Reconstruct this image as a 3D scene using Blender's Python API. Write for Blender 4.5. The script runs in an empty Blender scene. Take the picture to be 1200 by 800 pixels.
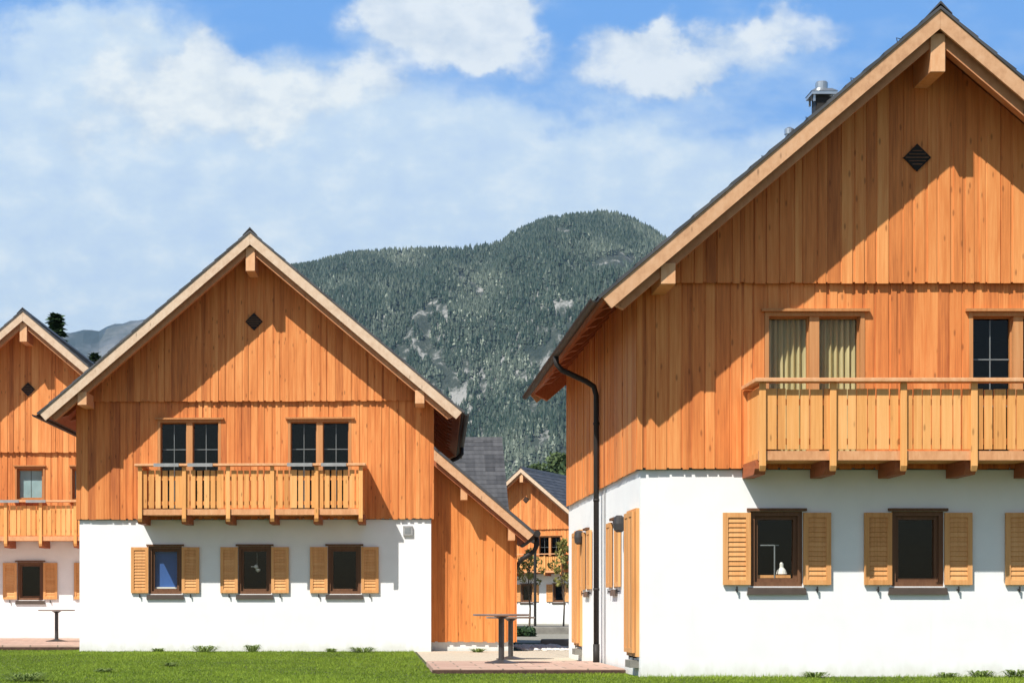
import bpy, bmesh, math, random
import numpy as np
from mathutils import Vector, Matrix
from mathutils import noise as mn
random.seed(7); np.random.seed(7)
S = bpy.context.scene
COL = S.collection
F = 2088.0; VX = 440.0; HY = 711.0; EYE = 0.94          # focal length in photo pixels, vanishing point, eye height
# ------------------------------------------------------------------ camera
cam = bpy.data.objects.new('camera', bpy.data.cameras.new('camera'))
COL.objects.link(cam); S.camera = cam
cam.location = (0, 0, EYE); cam.rotation_euler = (math.radians(90), 0, 0)
cam.data.sensor_width = 36; cam.data.lens = F/1200*36
cam.data.shift_x = (600-VX)/1200; cam.data.shift_y = (HY-400)/1200
cam.data.clip_start = 0.1; cam.data.clip_end = 30000
# ------------------------------------------------------------------ light
SUN = Vector((-0.83, -1.0, 1.60)).normalized()
elev = math.asin(SUN.z); az = math.atan2(SUN.x, SUN.y)
sl = bpy.data.lights.new('sun', 'SUN'); sl.energy = 5.0; sl.angle = math.radians(0.5); sl.color = (1.0, 0.95, 0.87)
so = bpy.data.objects.new('sun', sl); COL.objects.link(so)
so.rotation_euler = SUN.to_track_quat('Z', 'Y').to_euler()
S.view_settings.view_transform = 'Standard'; S.view_settings.look = 'None'
S.view_settings.exposure = 0.42; S.view_settings.gamma = 1.0
W = bpy.data.worlds.new('World'); S.world = W; W.use_nodes = True
SKY_STRENGTH = 0.08

class NT:
    """small node-graph writer"""
    def __init__(s, nt): s.nt = nt; s.n = nt.nodes; s.l = nt.links
    def node(s, t, **k):
        n = s.n.new(t)
        for a, b in k.items(): setattr(n, a, b)
        return n
    def put(s, sock, v):
        if isinstance(v, bpy.types.NodeSocket): s.l.new(v, sock)
        elif v is not None: sock.default_value = v
    def math(s, op, a, b=None, c=None, clamp=False):
        n = s.node('ShaderNodeMath', operation=op, use_clamp=clamp)
        s.put(n.inputs[0], a)
        if b is not None: s.put(n.inputs[1], b)
        if c is not None: s.put(n.inputs[2], c)
        return n.outputs[0]
    def mix(s, f, a, b, mode='MIX'):
        n = s.node('ShaderNodeMix', data_type='RGBA', blend_type=mode)
        s.put(n.inputs['Factor'], f); s.put(n.inputs[6], a); s.put(n.inputs[7], b)
        return n.outputs[2]
    def noise(s, vec, scale, detail=4, rough=.55, out='Fac', dist=0.0):
        n = s.node('ShaderNodeTexNoise'); s.put(n.inputs['Vector'], vec)
        n.inputs['Scale'].default_value = scale; n.inputs['Detail'].default_value = detail
        n.inputs['Roughness'].default_value = rough; n.inputs['Distortion'].default_value = dist
        return n.outputs[out]
    def map(s, vec, scale=(1,1,1), loc=(0,0,0)):
        n = s.node('ShaderNodeMapping'); s.put(n.inputs['Vector'], vec)
        n.inputs['Scale'].default_value = scale; n.inputs['Location'].default_value = loc
        return n.outputs[0]
    def ramp(s, f, stops):
        n = s.node('ShaderNodeValToRGB'); s.put(n.inputs[0], f)
        el = n.color_ramp.elements
        while len(el) < len(stops): el.new(.5)
        for e, (p, c) in zip(el, stops):
            e.position = p; e.color = (*c, 1) if len(c) == 3 else c
        return n.outputs[0]
    def sstep(s, x, a, b):
        n = s.node('ShaderNodeMapRange', interpolation_type='SMOOTHSTEP')
        s.put(n.inputs[0], x); n.inputs[1].default_value = a; n.inputs[2].default_value = b
        return n.outputs[0]

# world: Nishita sky with procedural clouds by direction
w = NT(W.node_tree); w.n.clear()
sky = w.node('ShaderNodeTexSky', sky_type='NISHITA'); sky.sun_disc = False
sky.sun_elevation = elev; sky.sun_rotation = az; sky.air_density = 1.0; sky.dust_density = 0.6; sky.ozone_density = 1.6
tc = w.node('ShaderNodeTexCoord'); sep = w.node('ShaderNodeSeparateXYZ'); w.l.new(tc.outputs['Generated'], sep.inputs[0])
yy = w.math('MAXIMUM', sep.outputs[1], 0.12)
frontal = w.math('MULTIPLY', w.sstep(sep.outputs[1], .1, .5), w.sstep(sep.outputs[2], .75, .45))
u0 = w.math('DIVIDE', sep.outputs[0], yy); v0 = w.math('DIVIDE', sep.outputs[2], yy)
comb = w.node('ShaderNodeCombineXYZ'); w.l.new(u0, comb.inputs[0]); w.l.new(v0, comb.inputs[1])
P = comb.outputs[0]
nA = w.noise(P, 14, 7, .55, 'Color'); sA = w.node('ShaderNodeSeparateColor'); w.l.new(nA, sA.inputs[0])
nB = w.noise(P, 42, 6, .6, 'Color'); sB = w.node('ShaderNodeSeparateColor'); w.l.new(nB, sB.inputs[0])
def warp(c, i):
    c = w.math('MULTIPLY_ADD', w.math('SUBTRACT', sA.outputs[i], .5), 0.075, c)
    return w.math('MULTIPLY_ADD', w.math('SUBTRACT', sB.outputs[i], .5), 0.026, c)
uw = warp(u0, 0); vw = warp(v0, 1)
def blob(px, py, rx, ry, k, soft=1.0):
    a = w.math('MULTIPLY', w.math('SUBTRACT', uw, (px-VX)/F), F/rx)
    b = w.math('MULTIPLY', w.math('SUBTRACT', vw, (HY-py)/F), F/ry)
    d = w.math('ADD', w.math('MULTIPLY', a, a), w.math('MULTIPLY', b, b))
    return w.math('MULTIPLY', w.math('EXPONENT', w.math('MULTIPLY', w.math('POWER', d, soft), -1.0)), k)
def total(bl):
    t = None
    for b in bl:
        g = blob(*b); t = g if t is None else w.math('ADD', t, g)
    return t
soft = total([(120,80,150,60,.7),(300,140,190,60,.75),(60,130,150,70,.5),(60,30,90,40,.5),(60,230,260,70,.5),(500,230,420,70,.85),(700,150,190,60,.5),
              (840,60,150,40,.35),(250,330,400,90,.85),(650,290,300,60,.6),(120,30,80,30,.4),(700,200,200,60,.55),(150,430,500,150,.8),(600,400,300,100,.5)])
hard = total([(530,18,100,66,1.4,2.4),(600,60,60,30,.6,1.5),(440,70,40,70,.5,1.5),(238,66,44,42,.9,2.0),(165,90,70,42,.65,1.5),(310,105,90,42,.65,1.6),(420,115,70,30,.5,1.5),(220,130,150,40,.5,1.5),
              (750,66,72,40,.95,2.0),(850,54,95,42,.8,1.8),(955,30,60,26,.65,1.5),(85,165,40,25,.5,1.6),(150,25,50,22,.5,1.6)])
fb = w.noise(w.map(P, (1, 2.2, 1)), 11, 8, .55)
fb2 = w.noise(w.map(P, (1, 1.5, 1), (4, 2, 0)), 30, 8, .6)
cs = w.math('MULTIPLY', w.sstep(w.math('ADD', soft, w.math('MULTIPLY', w.math('SUBTRACT', fb, .5), 1.7)), 0.0, .85), .93)
ch = w.sstep(w.math('ADD', hard, w.math('MULTIPLY', w.math('SUBTRACT', fb2, .5), .9)), .12, 1.05)
skyc = w.node('ShaderNodeVectorMath', operation='SCALE'); w.l.new(sky.outputs[0], skyc.inputs[0]); skyc.inputs['Scale'].default_value = SKY_STRENGTH
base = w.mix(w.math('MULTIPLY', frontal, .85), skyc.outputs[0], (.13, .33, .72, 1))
softc = w.ramp(fb2, [(.25, (.42, .54, .71)), (.5, (.50, .61, .72)), (.72, (.64, .71, .75))])
hardc = w.ramp(w.math('ADD', fb2, w.math('MULTIPLY', w.math('SUBTRACT', ch, .5), .25)), [(.35, (.45, .53, .62)), (.68, (.70, .735, .74))])
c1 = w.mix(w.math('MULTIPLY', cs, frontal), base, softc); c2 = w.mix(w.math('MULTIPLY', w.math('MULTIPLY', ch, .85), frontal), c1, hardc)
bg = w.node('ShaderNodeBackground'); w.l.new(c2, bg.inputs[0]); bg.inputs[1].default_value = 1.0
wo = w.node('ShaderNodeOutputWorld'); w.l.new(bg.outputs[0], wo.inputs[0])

# ------------------------------------------------------------------ materials
def new_mat(name):
    m = bpy.data.materials.new(name); m.use_nodes = True; t = NT(m.node_tree); t.n.clear()
    out = t.node('ShaderNodeOutputMaterial'); b = t.node('ShaderNodeBsdfPrincipled'); t.l.new(b.outputs[0], out.inputs[0])
    t.out = out; t.b = b; t.tc = t.node('ShaderNodeTexCoord').outputs['Object']
    return m, t
def attr(t, name='tint'):
    a = t.node('ShaderNodeAttribute'); a.attribute_name = name; return a.outputs['Fac']
def bump(t, h, strength, dist=.01):
    n = t.node('ShaderNodeBump'); n.inputs['Strength'].default_value = strength; n.inputs['Distance'].default_value = dist
    t.put(n.inputs['Height'], h); t.l.new(n.outputs[0], t.b.inputs['Normal'])
def wood(name, dark, mid, light, grain=(26, 26, 1.3), stain=.5, knots=True, rough=.62):
    m, t = new_mat(name)
    g = t.noise(t.map(t.tc, grain), 1.0, 7, .62)
    big = t.noise(t.map(t.tc, (1.7, 1.7, .55)), 1.0, 3, .5)
    ti = attr(t)
    f = t.math('ADD', t.math('MULTIPLY', ti, .62), t.math('MULTIPLY', t.math('SUBTRACT', g, .5), 1.15))
    f = t.math('ADD', f, t.math('MULTIPLY', t.math('SUBTRACT', big, .5), stain))
    st2 = t.noise(t.map(t.tc, (grain[0]*2.6, grain[1]*2.6, grain[2]*.7)), 1.0, 3, .5)
    f = t.math('ADD', f, t.math('MULTIPLY', t.math('SUBTRACT', st2, .5), .45))
    f = t.math('ADD', f, .19)
    c = t.ramp(f, [(.0, dark), (.5, mid), (1.0, light)])
    if knots:
        v = t.node('ShaderNodeTexVoronoi'); t.put(v.inputs['Vector'], t.map(t.tc, (8., 8., 2.6))); v.inputs['Scale'].default_value = 1
        k = t.sstep(v.outputs['Distance'], .17, .05)
        c = t.mix(t.math('MULTIPLY', k, .55), c, tuple(x*.42 for x in dark) + (1,))
    t.put(t.b.inputs['Base Color'], c); t.b.inputs['Roughness'].default_value = rough
    t.b.inputs['Specular IOR Level'].default_value = .28
    bump(t, g, .35, .004)
    return m
def plain(name, col, rough=.6, metal=0., var=.12, scale=6., spec=.4, bmp=0.):
    m, t = new_mat(name)
    n = t.noise(t.tc, scale, 5)
    c = t.ramp(n, [(.3, tuple(x*(1-var) for x in col)), (.7, tuple(min(1, x*(1+var)) for x in col))])
    t.put(t.b.inputs['Base Color'], c); t.b.inputs['Roughness'].default_value = rough
    t.b.inputs['Metallic'].default_value = metal; t.b.inputs['Specular IOR Level'].default_value = spec
    if bmp: bump(t, n, bmp, .01)
    return m
M = {}
M['clad'] = wood('larch_cladding', (.35, .095, .028), (.65, .215, .058), (.81, .36, .12), stain=.7)
M['clad2'] = wood('larch_gable_cladding', (.37, .11, .03), (.66, .225, .062), (.81, .365, .125), stain=.7)
M['annex'] = wood('annex_cladding', (.42, .12, .028), (.67, .225, .055), (.78, .33, .10))
M['balc'] = wood('balcony_larch', (.50, .20, .055), (.74, .345, .105), (.84, .45, .17), stain=.5)
M['shut'] = wood('shutter_larch', (.46, .20, .06), (.66, .32, .115), (.78, .43, .18), stain=.2, knots=False)
M['barge'] = wood('barge_larch', (.40, .20, .105), (.60, .34, .185), (.70, .44, .27), grain=(9, 9, 9), stain=.4)
M['barge_pale'] = wood('barge_larch_pale', (.48, .32, .21), (.64, .47, .33), (.74, .60, .46), grain=(9, 9, 9), stain=.3)
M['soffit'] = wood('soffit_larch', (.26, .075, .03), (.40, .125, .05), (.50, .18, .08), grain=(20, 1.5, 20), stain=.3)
M['purlin'] = wood('purlin_larch', (.48, .21, .09), (.66, .33, .155), (.76, .45, .25), grain=(14, 14, 6), stain=.3, knots=False)
M['frame'] = wood('window_larch', (.34, .13, .045), (.48, .21, .075), (.58, .29, .12), stain=.2, knots=False)
M['frame_dark'] = wood('brown_window_wood', (.11, .05, .025), (.17, .08, .04), (.22, .11, .055), stain=.2, knots=False)
M['sill'] = plain('brown_metal_sill', (.10, .075, .06), .4, .3)
M['metal'] = plain('dark_brown_metal', (.032, .029, .027), .55, .0, spec=.2)
M['rafter'] = wood('rafter_larch', (.34, .135, .06), (.52, .23, .105), (.62, .32, .16), grain=(9, 9, 9), stain=.3)
M['zinc'] = plain('zinc_metal', (.55, .57, .58), .3, .85)
M['grey'] = plain('grey_metal', (.42, .41, .40), .4, .5)
M['black'] = plain('black_opening', (.012, .010, .009), .8)
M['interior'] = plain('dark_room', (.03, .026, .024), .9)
M['muntin'] = plain('pale_muntin', (.20, .215, .22), .5)
M['table'] = plain('table_metal', (.06, .055, .055), .45, .3)
M['tabletop'] = plain('table_top', (.20, .15, .125), .35, .0)
M['blue_sky_reflection'] = plain('blue_sky_reflection', (.035, .11, .34), .7, 0, .1, 2)  # sky reflected in a window, put into the base colour
M['teal_blind'] = plain('teal_blind', (.30, .45, .47), .7, 0, .15, 3)
M['china'] = plain('white_china', (.75, .75, .70), .3, 0, .03)
M['stone'] = plain('stone', (.20, .19, .165), .85, 0, .25, 4, bmp=.5)
M['bark'] = plain('bark', (.11, .08, .055), .9, 0, .3, 12, bmp=.5)
def mk_plaster():
    m, t = new_mat('white_plaster')
    n = t.noise(t.tc, 2.2, 6); f = t.noise(t.tc, 70, 3)
    c = t.ramp(n, [(.3, (.79, .80, .80)), (.7, (.85, .86, .855))])
    s = t.node('ShaderNodeSeparateXYZ'); t.put(s.inputs[0], t.tc)
    hz = t.math('ADD', s.outputs[2], t.math('MULTIPLY', t.math('SUBTRACT', t.noise(t.map(t.tc, (7, 7, 3)), 1, 4), .5), .35))
    c = t.mix(t.math('MULTIPLY', t.sstep(hz, .22, .0), .35), c, (.48, .46, .34, 1))
    st = t.noise(t.map(t.tc, (9, 9, .5)), 1, 4)
    c = t.mix(t.math('MULTIPLY', t.sstep(st, .6, .8), .10), c, (.5, .49, .45, 1))
    t.put(t.b.inputs['Base Color'], c); t.b.inputs['Roughness'].default_value = .9
    t.b.inputs['Specular IOR Level'].default_value = .15
    bump(t, t.math('ADD', f, t.math('MULTIPLY', n, 2)), .35, .004)
    return m
M['plaster'] = mk_plaster()
def mk_glass():
    m, t = new_mat('window_glass'); t.n.remove(t.b)
    tr = t.node('ShaderNodeBsdfTransparent'); tr.inputs[0].default_value = (.94, .95, .94, 1)
    gl = t.node('ShaderNodeBsdfGlossy'); gl.inputs['Roughness'].default_value = .03; gl.inputs['Color'].default_value = (.5, .5, .5, 1)
    bp = t.node('ShaderNodeBump'); bp.inputs['Strength'].default_value = .05; bp.inputs['Distance'].default_value = .02
    t.put(bp.inputs['Height'], t.noise(t.tc, 1.6, 2)); t.l.new(bp.outputs[0], gl.inputs['Normal'])
    lw = t.node('ShaderNodeLayerWeight'); lw.inputs[0].default_value = .5
    mx = t.node('ShaderNodeMixShader'); t.put(mx.inputs[0], t.math('MULTIPLY_ADD', t.math('POWER', lw.outputs['Facing'], 5.0), .92, .045))
    t.l.new(tr.outputs[0], mx.inputs[1]); t.l.new(gl.outputs[0], mx.inputs[2]); t.l.new(mx.outputs[0], t.out.inputs[0])
    return m
M['glass'] = mk_glass()
def mk_fabric(name, col, trans=.4):
    m, t = new_mat(name)
    n = t.noise(t.map(t.tc, (30, 30, 2)), 1, 4)
    c = t.ramp(n, [(.3, tuple(x*.8 for x in col)), (.7, col)])
    d = t.node('ShaderNodeBsdfDiffuse'); tl = t.node('ShaderNodeBsdfTranslucent'); t.put(d.inputs[0], c); t.put(tl.inputs[0], c)
    mx = t.node('ShaderNodeMixShader'); mx.inputs[0].default_value = trans
    t.l.new(d.outputs[0], mx.inputs[1]); t.l.new(tl.outputs[0], mx.inputs[2]); t.l.new(mx.outputs[0], t.out.inputs[0])
    return m
M['curtain'] = mk_fabric('yellow_green_curtain', (.94, .83, .46))
def mk_tiles():
    m, t = new_mat('dark_roof_tiles')
    ti = attr(t)
    n = t.noise(t.tc, 5, 5)
    c = t.ramp(t.math('ADD', t.math('MULTIPLY', ti, .5), t.math('MULTIPLY', n, .5)), [(.2, (.035, .036, .040)), (.8, (.085, .085, .09))])
    t.put(t.b.inputs['Base Color'], c); t.b.inputs['Roughness'].default_value = .6
    s = t.node('ShaderNodeSeparateXYZ'); t.put(s.inputs[0], t.tc)
    fr = t.math('FRACT', t.math('DIVIDE', s.outputs[1], .3)); bump(t, t.math('PINGPONG', fr, .5), .6, .03)
    return m
M['tiles'] = mk_tiles()
def leaf(name, a, b, trans=.25):
    m, t = new_mat(name)
    c = t.ramp(attr(t), [(0, a), (1, b)])
    t.put(t.b.inputs['Base Color'], c); t.b.inputs['Roughness'].default_value = .6; t.b.inputs['Specular IOR Level'].default_value = .25
    tl = t.node('ShaderNodeBsdfTranslucent'); t.put(tl.inputs[0], c)
    mx = t.node('ShaderNodeMixShader'); mx.inputs[0].default_value = trans
    t.l.new(t.b.outputs[0], mx.inputs[1]); t.l.new(tl.outputs[0], mx.inputs[2]); t.l.new(mx.outputs[0], t.out.inputs[0])
    return m
M['grass'] = leaf('grass_blades', (.11, .19, .014), (.36, .49, .055), .4)
M['weed'] = leaf('weed_leaves', (.09, .15, .03), (.30, .38, .12), .4)
M['conifer'] = leaf('conifer_needles', (.018, .045, .018), (.055, .10, .04), .1)
M['decid'] = leaf('broad_leaves', (.035, .07, .03), (.14, .19, .075))
M['young'] = leaf('yellow_green_leaves', (.16, .16, .04), (.42, .38, .12), .35)
M['forest'] = leaf('mountain_forest', (.006, .026, .012), (.34, .38, .29), 0.0)

# ------------------------------------------------------------------ mesh builder
class MB:
    def __init__(s): s.v = []; s.f = []; s.t = []
    def face(s, pts, tint=.5):
        i = len(s.v); s.v += [tuple(p) for p in pts]; s.f.append(tuple(range(i, i+len(pts)))); s.t.append(tint)
    def hexa(s, p, tint=.5):                       # p: 8 corners, bottom ring then top ring
        i = len(s.v); s.v += [tuple(q) for q in p]
        for q in ((0,3,2,1),(4,5,6,7),(0,1,5,4),(1,2,6,5),(2,3,7,6),(3,0,4,7)):
            s.f.append(tuple(i+k for k in q)); s.t.append(tint)
    def box(s, x0, x1, y0, y1, z0, z1, tint=None):
        if tint is None: tint = random.random()
        s.hexa([(x0,y0,z0),(x1,y0,z0),(x1,y1,z0),(x0,y1,z0),(x0,y0,z1),(x1,y0,z1),(x1,y1,z1),(x0,y1,z1)], tint)
    def prism(s, poly, axis, a, b, tint=.5):        # poly: 2D ring; axis 'y' -> (x,z) extruded in y, 'x' -> (y,z), 'z' -> (x,y)
        def P(p, d): return {'y': (p[0], d, p[1]), 'x': (d, p[0], p[1]), 'z': (p[0], p[1], d)}[axis]
        i = len(s.v); n = len(poly)
        s.v += [P(p, a) for p in poly] + [P(p, b) for p in poly]
        s.f.append(tuple(range(i, i+n))); s.f.append(tuple(range(i+2*n-1, i+n-1, -1))); s.t += [tint, tint]
        for k in range(n):
            s.f.append((i+k, i+(k+1) % n, i+n+(k+1) % n, i+n+k)); s.t.append(tint)
    def tube(s, pts, r, n=10, tint=.5, cap=True):
        rs = r if isinstance(r, (list, tuple)) else [r]*len(pts)
        pts = [Vector(p) for p in pts]; rings = []
        prev = None
        for k, p in enumerate(pts):
            d = (pts[min(k+1, len(pts)-1)]-pts[max(k-1, 0)]).normalized()
            ref = Vector((0, 0, 1)) if abs(d.z) < .9 else Vector((0, 1, 0))
            a = d.cross(ref).normalized() if prev is None else (prev - d*prev.dot(d)).normalized()
            prev = a; b = d.cross(a)
            i = len(s.v); rings.append(i)
            for q in range(n):
                an = 2*math.pi*q/n; s.v.append(tuple(p + (a*math.cos(an)+b*math.sin(an))*rs[k]))
        for k in range(len(rings)-1):
            for q in range(n):
                s.f.append((rings[k]+q, rings[k]+(q+1) % n, rings[k+1]+(q+1) % n, rings[k+1]+q)); s.t.append(tint)
        if cap:
            s.f.append(tuple(rings[0]+q for q in range(n))[::-1]); s.f.append(tuple(rings[-1]+q for q in range(n))); s.t += [tint, tint]
    def lathe(s, c, prof, n=24, tint=.5):
        rings = []
        for r, z in prof:
            i = len(s.v); rings.append(i)
            for q in range(n):
                an = 2*math.pi*q/n; s.v.append((c[0]+r*math.cos(an), c[1]+r*math.sin(an), c[2]+z))
        for k in range(len(rings)-1):
            for q in range(n):
                s.f.append((rings[k]+q, rings[k]+(q+1) % n, rings[k+1]+(q+1) % n, rings[k+1]+q)); s.t.append(tint)
        s.f.append(tuple(rings[0]+q for q in range(n))[::-1]); s.f.append(tuple(rings[-1]+q for q in range(n))); s.t += [tint, tint]
    def build(s, name, mat, parent=None, recalc=True, smooth=False, bevel=0):
        me = bpy.data.meshes.new(name); me.from_pydata(s.v, [], s.f); me.update()
        if recalc:
            bm = bmesh.new(); bm.from_mesh(me); bmesh.ops.recalc_face_normals(bm, faces=bm.faces); bm.to_mesh(me); bm.free()
        a = me.attributes.new('tint', 'FLOAT', 'FACE'); a.data.foreach_set('value', s.t)
        me.materials.append(mat)
        if smooth: me.polygons.foreach_set('use_smooth', [True]*len(me.polygons))
        o = bpy.data.objects.new(name, me); COL.objects.link(o)
        if bevel:
            b = o.modifiers.new('bevel', 'BEVEL'); b.width = bevel; b.segments = 2
        if parent: o.parent = parent
        return o
def tag(o, label=None, cat=None, group=None, kind=None):
    if label: o['label'] = label
    if cat: o['category'] = cat
    if group: o['group'] = group
    if kind: o['kind'] = kind
    return o
def empty(name, loc, rz=0.):
    o = bpy.data.objects.new(name, None); COL.objects.link(o); o.location = loc; o.rotation_euler = (0, 0, rz); o.empty_display_size = .3
    return o
def children(o): return [c for c in bpy.data.objects if c.parent == o]
def copy_tree(o, parent=None):
    ch = children(o); c = o.copy(); COL.objects.link(c); c.parent = parent
    for k in ch: copy_tree(k, c)
    return c
def mesh_np(name, verts, faces_n, tints, mat, k=3):
    """verts (n*k,3) where each k verts make a face"""
    me = bpy.data.meshes.new(name); nf = faces_n
    me.vertices.add(nf*k); me.vertices.foreach_set('co', verts.astype('f').ravel())
    me.loops.add(nf*k); me.loops.foreach_set('vertex_index', np.arange(nf*k, dtype='i'))
    me.polygons.add(nf); me.polygons.foreach_set('loop_start', np.arange(0, nf*k, k, dtype='i'))
    me.update(calc_edges=True)
    a = me.attributes.new('tint', 'FLOAT', 'FACE'); a.data.foreach_set('value', tints.astype('f'))
    me.materials.append(mat)
    o = bpy.data.objects.new(name, me); COL.objects.link(o); return o

# ------------------------------------------------------------------ ground
def mk_ground():
    m, t = new_mat('meadow_ground')
    n = t.noise(t.tc, .35, 6); f = t.noise(t.tc, 9, 5)
    c = t.ramp(t.math('ADD', t.math('MULTIPLY', n, .5), t.math('MULTIPLY', f, .5)), [(.35, (.045, .060, .018)), (.65, (.085, .10, .035))])
    t.put(t.b.inputs['Base Color'], c); t.b.inputs['Roughness'].default_value = .95; bump(t, f, .8, .05)
    return m
g = MB(); g.face([(-7000, -500, 0), (7000, -500, 0), (7000, 8000, 0), (-7000, 8000, 0)])
tag(g.build('meadow', mk_ground()), kind='structure')
def mk_paving(name, a, b, sx, sy, joint):
    m, t = new_mat(name)
    br = t.node('ShaderNodeTexBrick'); t.put(br.inputs['Vector'], t.tc)
    br.inputs['Scale'].default_value = 1; br.inputs['Brick Width'].default_value = sx; br.inputs['Row Height'].default_value = sy
    br.inputs['Mortar Size'].default_value = .014; br.offset = .5
    br.inputs['Color1'].default_value = (*a, 1); br.inputs['Color2'].default_value = (*b, 1); br.inputs['Mortar'].default_value = (*joint, 1)
    n = t.noise(t.tc, 4, 6)
    c = t.mix(t.math('MULTIPLY', t.sstep(n, .4, .7), .35), br.outputs[0], (a[0]*.62, a[1]*.6, a[2]*.6, 1))
    t.put(t.b.inputs['Base Color'], c); t.b.inputs['Roughness'].default_value = .85; bump(t, n, .4, .01)
    return m
pink = mk_paving('pink_paving', (.52, .36, .28), (.44, .28, .215), .6, .6, (.2, .16, .12))
t_ = MB(); t_.box(.82, 3.52, 25.15, 28.7, -.05, .075); tag(t_.build('paved_terrace', pink, bevel=.008), kind='structure')
t_ = MB(); t_.box(-17, -6.4, 38.7, 47.35, -.05, .12); tag(t_.build('left_terrace', pink, bevel=.008), kind='structure')
edge_m = plain('dark_brown_edge', (.075, .042, .028), .9, 0, .4, 14, bmp=.6)  # dark brown for the strips along the terrace fronts
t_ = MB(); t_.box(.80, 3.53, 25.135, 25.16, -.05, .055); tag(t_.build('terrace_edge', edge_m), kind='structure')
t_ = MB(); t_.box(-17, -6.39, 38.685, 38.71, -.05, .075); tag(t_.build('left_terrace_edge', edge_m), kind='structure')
grav = plain('sandy_gravel', (.50, .43, .33), .95, 0, .28, 40, bmp=.8)
t_ = MB(); t_.face([(.86, 28.7, .008), (3.62, 28.7, .008), (3.62, 37.9, .008), (.86, 37.9, .008)])
t_.face([(3.25, 37.9, .008), (12, 37.9, .008), (12, 43, .008), (3.25, 43, .008)])
t_.face([(3.625, 33.0, .008), (9, 33.0, .008), (9, 37.898, .008), (3.625, 37.898, .008)])
tag(t_.build('gravel_path', grav), kind='structure')
yard = plain('yard_gravel', (.25, .235, .19), .95, 0, .3, 8, bmp=.6)
t_ = MB(); t_.face([(2.0, 47, .006), (22, 47, .006), (26, 98, .006), (2.0, 98, .006)])
tag(t_.build('yard', yard), kind='structure')

# ------------------------------------------------------------------ houses
HW = 3.73; DEP = 8.9; OV = .97; APEX = 8.72; SL = .85; EX = 4.39
CA = 1/math.hypot(1, SL); SA = SL*CA
def roof_z(x, off=0.):                      # top of tiles minus perpendicular offset
    return APEX - SL*abs(x) - off/CA
WD = 2.80
def emit(mb, mp, ua, ub, z0, ztop, d0, d1, holes, tint):
    cuts = {ua, ub}
    for h in holes:
        for q in (h[0], h[1]):
            if ua < q < ub: cuts.add(q)
    if ua < 0 < ub and ztop(0) > ztop(.1)+.001: cuts.add(0.)
    cuts = sorted(cuts)
    for a, b in zip(cuts[:-1], cuts[1:]):
        if b-a < 1e-4: continue
        mid = (a+b)/2; segs = [(z0, None)]
        for h in holes:
            if h[0] <= mid <= h[1]:
                ns = []
                for (s0, s1) in segs:
                    top = s1 if s1 is not None else min(ztop(a), ztop(b))
                    if h[2] >= top or h[3] <= s0: ns.append((s0, s1)); continue
                    if h[2] > s0: ns.append((s0, h[2]))
                    if h[3] < top: ns.append((h[3], s1))
                segs = ns
        for s0, s1 in segs:
            ta = s1 if s1 is not None else ztop(a); tb = s1 if s1 is not None else ztop(b)
            if max(ta, tb) <= s0+.005: continue
            ta = max(ta, s0+.002); tb = max(tb, s0+.002)
            mb.hexa([mp(a, d1, s0), mp(b, d1, s0), mp(b, d0, s0), mp(a, d0, s0), mp(a, d1, ta), mp(b, d1, tb), mp(b, d0, tb), mp(a, d0, ta)], tint)
def clad(mp, u0, u1, z0, ztop, base, holes, pitch=.165, over=.122, th=.010, seed=0):
    rnd = random.Random(seed); mb = MB()
    n = max(1, round((u1-u0)/pitch)); p = (u1-u0)/n
    drift = 0
    for k in range(n):                       # under boards
        emit(mb, mp, u0+k*p, u0+(k+1)*p, z0+.012, ztop, base, base+.02, holes, min(1, max(0, rnd.gauss(.44, .22))))
    for k in range(n+1):                     # cover boards
        c = u0+k*p + rnd.uniform(-.012, .012); hw = over/2+rnd.uniform(-.024, .030)
        a, b = max(u0-.01, c-hw), min(u1+.01, c+hw)
        emit(mb, mp, a, b, z0-rnd.uniform(.0, .012), ztop, base+.02, base+.02+th+rnd.uniform(-.004, .006), holes, min(1, max(0, rnd.gauss(.56, .24))))
    return mb
def wall_holes(mp, u0, u1, z0, z1, holes, th=.3, ztop=None):
    """plaster sheet with openings and their reveals; mp(u, depth outwards, z)"""
    mb = MB()
    us = sorted({u0, u1, *[h[0] for h in holes], *[h[1] for h in holes]}); zs = sorted({z0, z1, *[h[2] for h in holes], *[h[3] for h in holes]})
    for a, b in zip(us[:-1], us[1:]):
        for c, d in zip(zs[:-1], zs[1:]):
            if any(h[0]-1e-6 <= a and b <= h[1]+1e-6 and h[2]-1e-6 <= c and d <= h[3]+1e-6 for h in holes): continue
            for e in (0, -th): mb.face([mp(a, e, c), mp(b, e, c), mp(b, e, d), mp(a, e, d)])
    for h in holes:
        a, b, c, d = h
        for q in (((a, c), (b, c)), ((b, c), (b, d)), ((b, d), (a, d)), ((a, d), (a, c))):
            (ua, za), (ub, zb) = q
            mb.face([mp(ua, 0, za), mp(ub, 0, zb), mp(ub, -th, zb), mp(ua, -th, za)])
    return mb
def bx(mb, mp, u0, u1, d0, d1, z0, z1, tint=.5):
    mb.hexa([mp(u0, d1, z0), mp(u1, d1, z0), mp(u1, d0, z0), mp(u0, d0, z0), mp(u0, d1, z1), mp(u1, d1, z1), mp(u1, d0, z1), mp(u0, d0, z1)], tint)
def sheet(mb, mp, u0, u1, d, z0, z1):
    mb.face([mp(u0, d, z0), mp(u1, d, z0), mp(u1, d, z1), mp(u0, d, z1)])
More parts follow.
